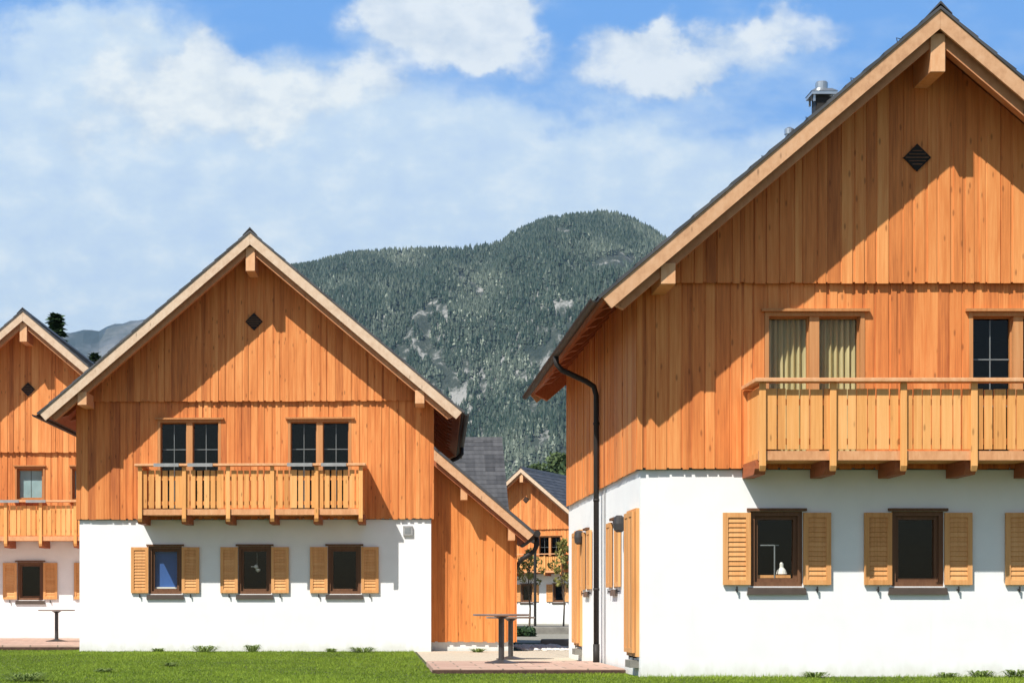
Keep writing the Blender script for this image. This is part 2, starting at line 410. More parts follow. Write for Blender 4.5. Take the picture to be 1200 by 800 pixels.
def ring(mb, mp, u0, u1, z0, z1, wd, d0, d1, tint=.5):
    bx(mb, mp, u0, u1, d0, d1, z0, z0+wd, tint); bx(mb, mp, u0, u1, d0, d1, z1-wd, z1, tint)
    bx(mb, mp, u0, u0+wd, d0, d1, z0+wd, z1-wd, tint); bx(mb, mp, u1-wd, u1, d0, d1, z0+wd, z1-wd, tint)
def shutter(mp, u0, u1, z0, z1, parent, off=.014, seed=0, solid=False):
    rnd = random.Random(seed); mb = MB(); w_ = .065; t = rnd.uniform(.3, .8)
    ring(mb, mp, u0, u1, z0, z1, w_, off, off+.04, t)
    if solid:
        for k in range(3): bx(mb, mp, u0+w_+k*(u1-u0-2*w_)/3, u0+w_+(k+1)*(u1-u0-2*w_)/3-.003, off, off+.03, z0+w_, z1-w_, rnd.random())
    nsl = 0 if solid else max(6, int((z1-z0-2*w_)/.062)); ph = (z1-z0-2*w_)/max(1, nsl)
    for k in range(nsl):
        zc = z0+w_+k*ph
        tt = min(1, max(0, t+rnd.uniform(-.25, .2)))
        mb.hexa([mp(u0+w_, off+.032, zc), mp(u1-w_, off+.032, zc), mp(u1-w_, off+.022, zc-.004), mp(u0+w_, off+.022, zc-.004),
                 mp(u0+w_, off+.018, zc+ph*.98), mp(u1-w_, off+.018, zc+ph*.98), mp(u1-w_, off+.001, zc+ph*.94), mp(u0+w_, off+.001, zc+ph*.94)], tt)
    bx(mb, mp, u0+w_, u1-w_, off-.006, off, z0+w_, z1-w_, .1)
    s = mb.build('shutter', M['shut'], parent)
    h = MB(); c = (u0+u1)/2
    bx(h, mp, c-.012, c+.012, 0, .05, z0-.075, z0-.055); bx(h, mp, c-.010, c+.010, .045, .055, z0-.10, z0-.02)
    h.build('catch', M['metal'], s)
    return s
def low_window(mp, c, parent, z0=1.24, z1=2.24, w_=.70, seed=0, muntin=False, sh=True, deco=None, shw=.37, solid=False):
    u0, u1 = c-w_/2, c+w_/2
    f = MB(); ring(f, mp, u0, u1, z0, z1, .06, -.16, -.01, .4); ring(f, mp, u0+.06, u1-.06, z0+.06, z1-.06, .05, -.15, -.06, .2)
    wn = f.build('window', M['frame_dark'], parent)
    l = MB(); bx(l, mp, u0-.05, u1+.05, -.02, .055, z1+.002, z1+.040, .1); l.build('lintel', M['frame_dark'], wn)
    s = MB(); s.hexa([mp(u0-.05, .045, z0-.11), mp(u1+.05, .045, z0-.11), mp(u1+.05, -.02, z0-.11), mp(u0-.05, -.02, z0-.11),
                      mp(u0-.04, .040, z0-.03), mp(u1+.04, .040, z0-.03), mp(u1+.02, -.02, z0-.004), mp(u0-.02, -.02, z0-.004)], .5)
    s.build('sill', M['sill'], wn)
    p = MB(); sheet(p, mp, u0+.11, u1-.11, -.10, z0+.11, z1-.11); p.build('pane', M['glass'], wn)
    if muntin:
        q = MB(); bx(q, mp, c-.008, c+.008, -.122, -.11, z0+.11, z1-.45); bx(q, mp, u0+.16, c+.06, -.124, -.108, z1-.46, z1-.445)
        q.build('muntin', M['muntin'], wn)
    if deco == 'blind':
        q = MB(); bx(q, mp, u0+.10, u1-.10, -.19, -.18, z0+.10, z1-.08); q.build('blind', M['blue_sky_reflection'], wn)  # blue panel behind the glass paints the pane's sky reflection
        q = MB(); bx(q, mp, u0+.12, u1-.12, -.175, -.12, z0+.115, z0+.15); q.build('inner_sill', M['china'], wn)
    if deco == 'vase':
        q = MB(); x, y, z = mp(c+.12, -.22, z0+.16)
        q.lathe((x, y, z), [(.02, 0), (.075, .01), (.06, .06), (.028, .10), (.03, .15), (.012, .17)], 12); q.build('ornament', M['china'], wn)
        q = MB(); bx(q, mp, u0+.13, u1-.13, -.24, -.12, z0+.115, z0+.155); q.build('inner_sill', M['shut'], wn)
    if deco == 'hanging':
        q = MB(); x, y, z = mp(c+.03, -.2, (z0+z1)/2+.08)
        q.lathe((x-.02, y, z), [(.01, -.05), (.05, -.02), (.04, .02), (.01, .04)], 10); q.lathe((x+.02, y, z-.07), [(.01, -.05), (.045, -.02), (.05, .02), (.01, .03)], 10)
        bx(q, mp, c-.10, c+.05, -.202, -.198, (z0+z1)/2+.07, (z0+z1)/2+.085); q.tube([(x, y, z-.1), (x, y, z+.3)], .002, 4)
        q.build('ornament', M['china'], wn)
    if sh:
        shutter(mp, u0-shw-.005, u0-.005, z0+.02, z1-.02, wn, seed=seed*3+1, solid=solid); shutter(mp, u1+.005, u1+shw+.005, z0+.02, z1-.02, wn, seed=seed*3+2, solid=solid)
    return wn
def high_door(mp, c, parent, z0=2.93, z1=4.90, w_=1.34, curtain=False, grey=False):
    u0, u1 = c-w_/2, c+w_/2
    f = MB(); ring(f, mp, u0, u1, z0, z1, .055, -.10, .075, .7)
    bx(f, mp, c-.065, c+.065, -.08, .05, z0+.055, z1-.055, .9)
    for a, b in ((u0+.055, c-.065), (c+.065, u1-.055)): ring(f, mp, a, b, z0+.055, z1-.055, .018, -.09, -.03, .5)
    wn = f.build('balcony_door', M['frame'], parent)
    l = MB(); bx(l, mp, u0-.05, u1+.06, -.02, .13, z1+.002, z1+.04, .5); l.build('lintel', M['frame'], wn)
    p = MB()
    for a, b in ((u0+.072, c-.082), (c+.082, u1-.072)): sheet(p, mp, a, b, -.06, z0+.09, z1-.09)
    p.build('pane', M['glass'], wn)
    q = MB()
    for a, b in ((u0+.072, c-.082), (c+.082, u1-.072)):
        m_ = (a+b)/2
        bx(q, mp, m_-.007, m_+.007, -.078, -.066, z0+.09, z1-.09)
        for zz in (z0+.72, z1-.62): bx(q, mp, a, b, -.080, -.064, zz-.008, zz+.008)
    if not curtain: q.build('muntin', M['muntin'], wn)
    if curtain:
        for a, b in ((u0+.02, c-.04), (c+.04, u1-.02)):
            k = MB(); n = 46; pts = [(a+(b-a)*i/n, -.17+.035*math.sin(i*1.05+a*3)+.012*math.sin(i*2.3)) for i in range(n+1)]
            for (ua, da), (ub, db) in zip(pts[:-1], pts[1:]): k.face([mp(ua, da, z0+.02), mp(ub, db, z0+.02), mp(ub, db, z1-.03), mp(ua, da, z1-.03)])
            k.build('curtain', M['curtain'], wn, smooth=True)
    return wn
def small_window(mp, c, parent, z0, z1, w_=.80, blind=True):
    u0, u1 = c-w_/2, c+w_/2
    f = MB(); ring(f, mp, u0, u1, z0, z1, .05, -.12, .075, .4); ring(f, mp, u0+.05, u1-.05, z0+.05, z1-.05, .05, -.10, -.04, .2)
    wn = f.build('window', M['frame'], parent)
    l = MB(); bx(l, mp, u0-.03, u1+.03, -.02, .12, z1+.002, z1+.035, .5); l.build('lintel', M['frame'], wn)
    s = MB(); bx(s, mp, u0-.02, u1+.02, -.02, .13, z0-.03, z0-.002); s.build('sill', M['zinc'], wn)
    p = MB(); sheet(p, mp, u0+.10, u1-.10, -.065, z0+.10, z1-.10); p.build('pane', M['glass'], wn)
    if blind:
        q = MB(); bx(q, mp, u0+.10, c-.008, -.12, -.11, z0+.1, z1-.1, .5); bx(q, mp, c+.008, u1-.10, -.12, -.11, z0+.1, z1-.1, .5); q.build('blind', M['teal_blind'], wn)
def balcony(parent, z=0., gap=.022, detail=True, grey=False, seed=0):
    rnd = random.Random(seed); BX = 2.33; n = 6; xs = [-BX+.045+k*(2*BX-.09)/(n-1) for k in range(n)]
    fl = MB(); fl.box(-BX, BX, -.815, -.085, 2.86+z, 2.95+z, .5); b = fl.build('balcony', M['balc'], parent)
    fa = MB(); fa.box(-BX+.005, BX-.005, -.895, -.818, 2.845+z, 2.965+z, .4); fa.build('fascia', M['purlin'], b)
    for x in xs:
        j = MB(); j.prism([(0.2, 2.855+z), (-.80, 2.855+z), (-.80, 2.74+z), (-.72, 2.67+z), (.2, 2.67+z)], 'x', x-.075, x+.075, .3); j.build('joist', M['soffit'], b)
        p = MB(); w2 = .042
        p.prism([(-.932, 2.77+z), (-.90, 2.70+z), (-.897, 3.845+z), (-.932, 3.845+z)], 'x', x-w2, x+w2, rnd.uniform(.5, 1)); p.build('post', M['balc'], b, bevel=.004)
    r = MB(); r.box(-BX-.06, BX+.06, -1.0, -.80, 3.85+z, 3.90+z, .7)
    for s in (-1, 1):
        xa, xb = sorted((s*(BX+.06), s*(BX-.10))); r.box(xa, xb, -.797, -.09, 3.85+z, 3.90+z, .6)
    r.build('hand_rail', M['purlin'], b, bevel=.006)
    s_ = MB()
    for zz in (3.05, 3.56): s_.box(-BX+.02, BX-.02, -.862, -.845, zz+z, zz+.08+z, .5)
    for s in (-1, 1):
        for zz in (3.05, 3.56):
            xa, xb = sorted((s*(BX-.05), s*(BX-.085))); s_.box(xa, xb, -.815, -.1, zz+z, zz+.08+z, .5)
    s_.build('rail_bar', M['balc'], b)
    allp = MB()
    def pk(x0, x1, y0, y1, z0, z1):
        t = min(1, max(0, rnd.gauss(.6, .22)))
        if detail: q = MB(); q.box(x0, x1, y0, y1, z0, z1, t); q.build('picket', M['balc'], b)
        else: allp.box(x0, x1, y0, y1, z0, z1, t)
    x = -BX+.09
    while x < BX-.12:
        wd = rnd.uniform(.088, .115) if rnd.random() < .8 else rnd.uniform(.13, .16)
        wd = min(wd, BX-.095-x); pk(x, x+wd, -.893, -.865, 2.985+z, 3.765+z+rnd.uniform(-.006, .006)); x += wd+gap+rnd.uniform(-.008, .012)
    for s in (-1, 1):
        y = -.84
        while y < -.15:
            wd = rnd.uniform(.10, .14); xa, xb = sorted((s*(BX-.045), s*(BX-.02))); pk(xa, xb, y, min(y+wd, -.09), 2.80+z, 3.80+z); y += wd+.006
    if not detail: allp.build('picket_row', M['balc'], b)
    if grey:
        for c in grey:
            for s in (-1, 1):
                q = MB(); q.box(c+s*.35-.26, c+s*.35+.26, -1.012, -1.002, 3.835+z, 3.905+z); q.build('rail_cover', M['grey'], b)
    return b

def house(name, loc, rz, label, group, seed, p):
    root = empty(name, loc, rz); tag(root, label, 'house', group)
    WDz = p.get('wd', WD); BAND = p.get('band', 5.28); det = p.get('detail', True)
    front = lambda u, d, z: (u, -d, z)
    left = lambda u, d, z: (-HW-d, u, z)
    right = lambda u, d, z: (HW+d, u, z)
    lz0, lz1 = 1.22+p.get('dzl', 0), 2.23+p.get('dzl', 0)
    lows = [-1.9, 0., 1.9]; lh = [(c-.35, c+.35, lz0, lz1) for c in lows]
    if p.get('small_up'):
        uh = [(c-.4, c+.4, p['small_up'][0], p['small_up'][1]) for c in (-1.48, 0., 1.48)]
    else:
        uh = [(c-.67, c+.67, 2.93, 4.90) for c in p.get('doors', (-1.38, 1.38))]
    wl = wall_holes(front, -HW, HW, -.3, WDz+.05, lh).build('plaster_wall', M['plaster'], root)
    sh = []
    if p.get('side'): sh = [(2.3, 2.75, lz0, lz1), (5.75, 6.2, lz0, lz1)]
    o = MB()
    a = wall_holes(left, 0, DEP, -.3, WDz+.05, sh); a2 = wall_holes(right, 0, DEP, -.3, WDz+.05, [])
    bk = MB(); bk.box(-HW+.301, HW-.301, DEP-.3, DEP, -.3, WDz+.05)
    a.build('plaster_wall', M['plaster'], root); a2.build('plaster_wall', M['plaster'], root); bk.build('plaster_wall', M['plaster'], root)
    # timber storey
    zt = lambda u: roof_z(u, .11)
    clad(front, -HW-.05, HW+.05, WDz, lambda u: min(BAND+.08, zt(u)), .035, uh, seed=seed).build('timber_wall', M['clad'], root)
    clad(front, -HW-.05, HW+.05, BAND, zt, .105, [], seed=seed+1).build('gable_cladding', M['clad2'], root)
    st = zt(HW+.02)
    clad(left, -.03, DEP+.03, WDz, lambda u: st, .015, [], seed=seed+2).build('timber_wall', M['clad'], root)
    clad(right, -.03, DEP+.03, WDz, lambda u: st, .015, [], seed=seed+3).build('timber_wall', M['clad'], root)
    b = MB(); b.prism([(-HW, WDz), (HW, WDz), (HW, st), (0, zt(0)), (-HW, st)], 'y', DEP+.001, DEP+.05, .4); b.build('timber_wall', M['clad'], root)
    # inner shell keeps the rooms dark
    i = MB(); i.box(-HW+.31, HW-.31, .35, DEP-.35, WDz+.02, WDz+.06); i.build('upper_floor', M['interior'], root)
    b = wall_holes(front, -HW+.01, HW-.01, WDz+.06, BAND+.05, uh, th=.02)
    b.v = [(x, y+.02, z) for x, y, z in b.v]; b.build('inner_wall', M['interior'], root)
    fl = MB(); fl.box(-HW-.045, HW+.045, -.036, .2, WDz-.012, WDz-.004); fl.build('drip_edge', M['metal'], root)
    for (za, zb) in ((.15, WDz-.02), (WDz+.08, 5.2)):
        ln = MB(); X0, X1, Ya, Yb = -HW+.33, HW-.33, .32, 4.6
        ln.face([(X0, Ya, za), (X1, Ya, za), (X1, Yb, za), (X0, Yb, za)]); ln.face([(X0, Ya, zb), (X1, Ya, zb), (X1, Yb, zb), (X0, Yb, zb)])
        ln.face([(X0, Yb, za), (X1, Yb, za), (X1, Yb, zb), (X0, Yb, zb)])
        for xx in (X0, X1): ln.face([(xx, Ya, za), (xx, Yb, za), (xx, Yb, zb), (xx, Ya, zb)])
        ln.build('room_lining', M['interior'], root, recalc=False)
    # windows
    dec = p.get('deco', (None, None, None))
    for k, c in enumerate(lows):
        low_window(front, c, root, lz0, lz1, seed=seed+10+k, muntin=(dec[k] == 'vase'), deco=dec[k])
    if p.get('small_up'):
        for c in (-1.48, 0., 1.48): small_window(lambda u, d, z: (u, -d-.0, z), c, root, *p['small_up'])
    else:
        for k, c in enumerate(p.get('doors', (-1.38, 1.38))): high_door(front, c, root, curtain=(p.get('curtain') and k == 0))
    # vent
    v = MB(); vx, vz = p.get('vent', (0, 6.95)); r = .185
    v.prism([(vx-r, vz), (vx, vz-r), (vx+r, vz), (vx, vz+r)], 'y', -.162, -.10, .1)
    vo = v.build('gable_vent', M['black'], root)
    v = MB()
    for k in range(-3, 4):
        hwid = r-abs(k)*.045-.03
        if hwid > .02: v.box(vx-hwid, vx+hwid, -.168, -.163, vz+k*.045-.006, vz+k*.045+.006)
    v.build('vent_slat', M['frame_dark'], vo)
    # balcony
    balcony(root, p.get('dzb', 0), p.get('gap', .022), det, p.get('grey'), seed+40)
    # roof
    y0, y1 = -OV, DEP+.8
    for s in (-1, 1):
        t = MB(); nc = 18; L = (EX+.04)/CA; rr = random.Random(seed+s)
        for k in range(nc):
            a, c = k*L/nc, (k+1)*L/nc
            def Q(d, off):
                x = d*CA; return (s*(x - off*SA), roof_z(x) - off*CA)
            cols = 1 if det and not p.get('seen_roof') else 24
            for q in range(cols):
                ya = y0-.02+(y1-y0+.04)*q/cols; yb = y0-.02+(y1-y0+.04)*(q+1)/cols
                t.prism([Q(a, .014) if k else (0, roof_z(0, .014)), Q(c, .0), Q(c, .045), Q(a, .045) if k else (0, roof_z(0, .045))], 'y', ya, yb, rr.random())
        rf = t.build('roof', M['tiles'], root)
        if s == -1: roof_left = rf
        so_ = MB()
        def Q(d, off): x = d*CA; return (s*(x - off*SA), roof_z(x) - off*CA)
        A = lambda off: (s*.0015, roof_z(0, off))
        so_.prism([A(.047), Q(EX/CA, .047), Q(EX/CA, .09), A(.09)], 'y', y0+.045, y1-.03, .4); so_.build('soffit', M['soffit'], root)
        for ya, yb in ((y0, y0+.04), (y1-.03, y1+.01)):
            bg_ = MB(); bg_.prism([A(.047), Q((EX+.01)/CA, .047), Q((EX+.01)/CA-.0, .235), A(.235)], 'y', ya, yb, .5)
            bg_.build('barge_board', M[p.get('barge', 'barge')], root)
        ra = MB(); ra.prism([A(.092), Q((EX-.02)/CA, .092), Q((EX-.10)/CA, .34), A(.34)], 'y', y0+.13, y0+.27, .6)
        ra.build('verge_rafter', M['rafter'], root)
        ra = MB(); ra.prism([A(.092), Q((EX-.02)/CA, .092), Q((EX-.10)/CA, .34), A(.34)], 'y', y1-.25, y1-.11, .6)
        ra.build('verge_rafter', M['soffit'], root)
        if det:
            yy_ = .5
            while yy_ < DEP:
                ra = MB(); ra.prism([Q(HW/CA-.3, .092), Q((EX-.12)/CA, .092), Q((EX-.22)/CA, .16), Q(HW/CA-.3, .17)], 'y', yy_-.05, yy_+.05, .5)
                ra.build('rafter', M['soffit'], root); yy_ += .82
        # gutter
        gm = MB(); gx, gz = s*(EX+.075), roof_z(EX+.04)-.03; R = .058; N = 8
        pr = [(gx+R*math.cos(math.pi+math.pi*k/N), gz+R*math.sin(math.pi+math.pi*k/N)) for k in range(N+1)]
        pr += [(gx+(R-.012)*math.cos(math.pi+math.pi*k/N), gz+(R-.012)*math.sin(math.pi+math.pi*k/N)) for k in range(N, -1, -1)]
        gm.prism(pr, 'y', y0-.03, y1+.03)
        for k in range(12): yb = y0+.2+k*.9; gm.box(gx-R-.006, gx+R+.006, yb, yb+.025, gz-.004, gz+.008)
        gt = gm.build('gutter', M['metal'], root, smooth=False)
        dp = MB(); yp = p.get('pipe', 4.0)
        if s == -1 and p.get('side'):
            dp.tube([(gx, yp, gz-.05), (gx+.01, yp, gz-.17), (gx+.09, yp, gz-.26), (-HW-.26, yp, gz-.44), (-HW-.14, yp, gz-.52), (-HW-.10, yp, gz-.66), (-HW-.10, yp, .35)], .043, 12)
            dp.tube([(-HW-.10, yp, .36), (-HW-.10, yp, .02)], .052, 12)
            for zz in (1.2, 2.6, 3.8): dp.tube([(-HW-.10, yp, zz), (-HW-.10, yp, zz+.04)], .05, 12)
        else:
            yp = 6.5 if s == 1 else 5.
            dp.tube([(gx, yp, gz-.05), (gx, yp, gz-.2), (gx-s*.1, yp, gz-.3), (s*(HW+.2), yp, gz-.5), (s*(HW+.12), yp, gz-.65), (s*(HW+.12), yp, .05)], .05, 10)
        dp.build('downpipe', M['metal'], root, smooth=True)
    rc = MB(); rc.prism([(-.15, APEX-.15*SL+.012), (0, APEX+.045), (.15, APEX-.15*SL+.012), (.15, APEX-.15*SL-.002), (0, APEX+.01), (-.15, APEX-.15*SL-.002)], 'y', y0-.025, y1+.02); rc.build('ridge_cap', M['tiles'], root)
    # purlins
    for x, zb, zt_ in ((0, 7.88, roof_z(.095, .20)), (-3.5, 5.13, roof_z(3.595, .20)), (3.5, 5.13, roof_z(3.595, .20))):
        q = MB(); q.box(x-.095, x+.095, y0+.09, .0, zb, zt_, .9); q.build('purlin', M['purlin'], root, bevel=.006)
    # chimney
    if p.get('chimney'):
        cx, cy = p['chimney']
        c = MB(); c.box(cx-.125, cx+.125, cy-.125, cy+.125, roof_z(cx)-.4, 8.92); ch_ = c.build('chimney', M['metal'], roof_left)
        c = MB(); c.box(cx-.20, cx+.20, cy-.20, cy+.20, 8.94, 8.99)
        for dx in (-.15, .15):
            for dy in (-.15, .15): c.box(cx+dx-.015, cx+dx+.015, cy+dy-.015, cy+dy+.015, 8.84, 8.94)
        c.hexa([(cx-.21, cy-.21, 8.99), (cx+.21, cy-.21, 8.99), (cx+.21, cy+.21, 8.99), (cx-.21, cy+.21, 8.99), (cx-.13, cy-.13, 9.05), (cx+.13, cy-.13, 9.05), (cx+.13, cy+.13, 9.05), (cx-.13, cy+.13, 9.05)])
        c.lathe((cx, cy, 9.04), [(.10, 0), (.10, .12), (.085, .14)], 16); c.build('cowl', M['zinc'], ch_)
        c = MB(); c.lathe((-.80, cy, roof_z(.8)-.1), [(.06, 0), (.06, .42), (.075, .42), (.075, .50), (.03, .53)], 14); c.build('vent_pipe', M['zinc'], roof_left)
        for k in range(7):
            xx = -.4-k*.55; c = MB(); c.tube([(xx, y0+.5+.2*k, roof_z(xx)-.02), (xx-.02, y0+.5+.2*k, roof_z(xx)+.07), (xx+.05, y0+.5+.2*k, roof_z(xx)+.05)], .007, 5); c.build('snow_hook', M['metal'], roof_left)
    # side fittings
    if p.get('side'):
        for c, sd in ((2.525, 1), (5.975, 2)):
            low_window(left, c, root, lz0, lz1, w_=.45, seed=seed+60+sd, shw=.46, solid=True)
        for c0, sd in ((.12, 1), (6.75, 2)):
            d = MB(); ring(d, left, c0-.02, c0+.86, .27, 2.28, .05, .0, .05, .6)
            dr = d.build('side_door', M['shut'], root)
            shutter(left, c0+.03, c0+.42, .32, 2.24, dr, off=.055, seed=70+sd, solid=True); shutter(left, c0+.425, c0+.815, .32, 2.24, dr, off=.055, seed=80+sd, solid=True)
            d = MB(); bx(d, left, c0+.02, c0+.5, .0, .12, .12, .22); d.build('door_step', M['stone'], dr)
        for yy_ in (1.45, 6.45):
            q = MB(); x, y, z = left(yy_, .09, 2.13); q.lathe((x, y, z), [(.04, -.12), (.075, -.09), (.085, 0), (.075, .09), (.04, .12)], 14); wlp = q.build('wall_lamp', M['table'], root)
            q = MB(); bx(q, left, yy_-.03, yy_+.03, 0, .05, 2.10, 2.20); q.build('bracket', M['grey'], wlp)
        q = MB(); q.tube([left(3.6, .02, .05), left(3.6, .02, WDz-.05)], .012, 6); q.build('conduit', M['grey'], root)
    if p.get('wall_box'):
        q = MB(); bx(q, front, 3.14, 3.34, 0, .05, 2.45, 2.65); wb = q.build('meter_box', M['grey'], root)
        q = MB(); bx(q, front, 3.18, 3.30, .05, .056, 2.49, 2.61); q.build('cover', M['muntin'], wb)
    return root
GR = 'timber and plaster gable houses'
X3 = house('gable_house', (7.30, 24.0, 0), 0, 'largest and nearest gable house with yellow-green curtains upstairs, at the right edge', GR, 11,
           dict(side=True, curtain=True, chimney=(-.29, 4.0), vent=(-.05, 6.95), doors=(-1.40, 1.34), deco=('vase', None, None), gap=.016))
mid = house('gable_house', (-2.555, 37.7, 0), math.radians(-2.0), 'gable house in the middle with a blue sky reflection painted in a window downstairs and a lean-to on its right', GR, 23,
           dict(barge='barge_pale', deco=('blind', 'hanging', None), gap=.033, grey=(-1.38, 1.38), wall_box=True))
left_h = house('gable_house', (-9.20, 47.5, 0), math.radians(-1.0), 'gable house cut off by the left edge, a small grey-blue blind in its upstairs window', GR, 37,
           dict(barge='barge_pale', wd=2.72, band=5.05, vent=(-.03, 6.72), small_up=(3.76, 4.68), dzb=-.17, dzl=-.09, gap=.02, grey=(0.0,)))
h4 = house('gable_house', (8.48, 99.87, 0), math.radians(-25), 'small distant gable house seen between the two big houses, turned to the left', GR, 51,
           dict(detail=False, barge='barge_pale', seen_roof=True))
h5 = house('gable_house', (5.81-OV, 82.0, 0), math.radians(90), 'house behind the lean-to showing only its slate grey roof slope', GR, 63,
           dict(detail=False, seen_roof=True))
# lean-to on the middle house (local coordinates of that house)
R = mid
fr = lambda u, d, z: (u, .42-d, z)
AX0, AX1 = HW+.002, 5.5
an = lambda u: 4.28-SL*(u-HW)-.16
clad(fr, AX0, AX1, .20, an, .0, [], pitch=.27, over=.15, seed=77).build('annex_wall', M['annex'], R)
sd_ = lambda u, d, z: (AX1+.02+d, u, z)
clad(sd_, .32, 6., .20, lambda u: an(AX1), .0, [], pitch=.27, over=.15, seed=78).build('annex_wall', M['annex'], R)
q = MB(); q.box(AX0, AX1-.02, .45, 6., -.2, .21); q.build('annex_plinth', M['plaster'], R)
EXA = 5.90
def az_(x, off=0): return 4.36-SL*(x-HW)-off/CA
q = MB(); q.prism([(HW+.06, az_(HW+.06)), (EXA, az_(EXA)), (EXA-.03, az_(EXA)-.05), (HW+.06, az_(HW+.06)-.06)], 'y', -.27, 6.4); q.build('annex_roof', M['tiles'], R)
q = MB(); q.prism([(HW+.06, az_(HW+.06, .05)), (EXA-.04, az_(EXA-.04, .05)), (EXA-.04, az_(EXA-.04, .09)), (HW+.06, az_(HW+.06, .09))], 'y', -.21, 6.3); q.build('annex_soffit', M['soffit'], R)
q = MB(); q.prism([(HW+.06, az_(HW+.06, .05)), (EXA-.02, az_(EXA-.02, .05)), (EXA-.14, az_(EXA-.14, .22)), (HW+.06, az_(HW+.06, .22))], 'y', -.25, -.215, .6); q.build('barge_board', M['barge'], R)
q = MB(); q.prism([(HW+.06, az_(HW+.06, .092)), (EXA-.06, az_(EXA-.06, .092)), (EXA-.2, az_(EXA-.2, .30)), (HW+.06, az_(HW+.06, .30))], 'y', -.15, -.05, .4); q.build('verge_rafter', M['soffit'], R)
for x in (4.42, 5.42):
    q = MB(); q.box(x-.07, x+.07, -.14, .28, az_(x)-.58, az_(x)-.30, .6); q.build('purlin', M['purlin'], R)
q = MB(); gx, gz = EXA+.05, az_(EXA)-.04
q.tube([(gx, -.30, gz), (gx, 6.4, gz)], .07, 12); gq = q.build('annex_gutter', M['metal'], R, smooth=False)
q = MB(); q.tube([(gx, .05, gz-.04), (gx+.01, .05, gz-.22), (gx-.05, .05, gz-.36), (gx-.22, .05, gz-.47), (AX1+.12, .05, gz-.54)], .05, 12)
q.tube([(AX1+.12, .05, gz-.54), (AX1+.09, .9, gz-.64), (AX1+.08, 2.9, gz-.8), (AX1+.08, 2.95, .1)], .045, 10); q.build('annex_downpipe', M['metal'], R, smooth=True)

# ------------------------------------------------------------------ tables
def table(loc, label, first=None):
    if first is None:
        r = empty('pedestal_table', loc)
        q = MB(); q.lathe((0, 0, .73), [(.43, 0), (.44, .008), (.44, .024), (.435, .03)], 40); q.build('table_top', M['tabletop'], r)
        q = MB(); q.lathe((0, 0, .02), [(.055, 0), (.045, .03), (.045, .66), (.09, .69), (.12, .706)], 18); q.build('column', M['table'], r)
        q = MB(); q.lathe((0, 0, 0), [(.26, 0), (.26, .012), (.16, .03), (.055, .055)], 28); q.build('base', M['table'], r)
    else: r = copy_tree(first); r.location = loc
    tag(r, label, 'table', 'dark pedestal tables on the terraces'); return r
t1 = table((1.95, 27.6, .075), 'dark pedestal table on the pink paving, the nearer of the two by the lean-to')
table((2.42, 31.9, .01), 'dark pedestal table on the gravel, half hidden behind the nearer table', t1)
table((-7.66, 42.8, .12), 'dark pedestal table alone on the terrace below the left house', t1)

# ------------------------------------------------------------------ yard between the houses
def rock_row(name, x0, x1, y, h, d, label, seed):
    rnd = random.Random(seed); mb = MB(); x = x0
    while x < x1:
        wd = rnd.uniform(1.2, 2.2); hh = h*rnd.uniform(.8, 1.1); a = rnd.uniform(-.04, .04)
        mb.hexa([(x, y+a, -.1), (x+wd-.02, y-a, -.1), (x+wd-.02, y+d, -.1), (x, y+d, -.1), (x+.03, y+.05+a, hh), (x+wd-.06, y+.04, hh*.97), (x+wd-.05, y+d-.05, hh), (x+.04, y+d-.03, hh*1.02)], rnd.random()); x += wd
    o = mb.build(name, M['stone'], bevel=.03); tag(o, label, 'wall'); return o
rock_row('stone_edging', 4.0, 7.2, 43.2, .20, .35, 'low grey stone edging at the end of the gravel path', 4)
rock_row('stone_edging', 5.2, 10.6, 62, .26, .5, 'low grey stone wall across the yard behind the lamp post', 5)
def leaf_cloud(n, center, rad, size, rnd, shell=.35):
    """n leaf triangles-quads spread in an ellipsoid"""
    d = rnd.normal(size=(n, 3)); d /= np.linalg.norm(d, axis=1)[:, None]
    r = (rnd.random(n)**shell)[:, None]
    c = np.array(center) + d*r*np.array(rad)
    a = rnd.normal(size=(n, 3)); a /= np.linalg.norm(a, axis=1)[:, None]
    b = np.cross(a, rnd.normal(size=(n, 3))); b /= np.linalg.norm(b, axis=1)[:, None]
    s = (size*(.6+.8*rnd.random(n)))[:, None]
    v = np.stack([c-a*s, c+b*s*.55, c+a*s, c-b*s*.55], axis=1)
    return v
def broad_tree(name, x, y, h, rx, z0, mat, label, group, seed, n=9000, size=.22, clumps=26, trunk_r=.16, cat='tree'):
    rnd = np.random.default_rng(seed); pr = random.Random(seed)
    root = empty(name, (x, y, 0)); tag(root, label, cat, group)
    vs = []; ts = []; tr = MB()
    tr.tube([(0, 0, -.2), (.05, 0, h*.25), (-.04, .03, h*.5), (0, 0, h*.8)], [trunk_r, trunk_r*.8, trunk_r*.55, trunk_r*.2], 8)
    for k in range(clumps):
        f = (k+.5)/clumps; zc = z0+(h-z0)*(.08+.86*f); prof = math.sin(math.pi*min(1, .12+.88*f)**.8)*.9+.12
        an = k*2.4+pr.uniform(-.5, .5); rr = rx*prof*pr.uniform(.35, .85)
        c = (math.cos(an)*rr, math.sin(an)*rr, zc+pr.uniform(-.3, .3)*h*.05)
        cr = rx*pr.uniform(.24, .42)
        vs.append(leaf_cloud(n//clumps, c, (cr, cr, cr*.8), size, rnd)); ts.append(np.clip(pr.uniform(.1, .9)+rnd.normal(0, .15, n//clumps), 0, 1))
        tr.tube([(0, 0, max(.3*h, zc-.2*h)), tuple(Vector(c)*.6+Vector((0, 0, zc*.35))), c], [trunk_r*.35, trunk_r*.2, trunk_r*.06], 5)
    v = np.concatenate(vs); t = np.concatenate(ts)
    cr = mesh_np('crown', v.reshape(-1, 3), len(v), t, mat, 4); cr.parent = root
    tr.build('trunk', M['bark'], root, recalc=False)
    return root
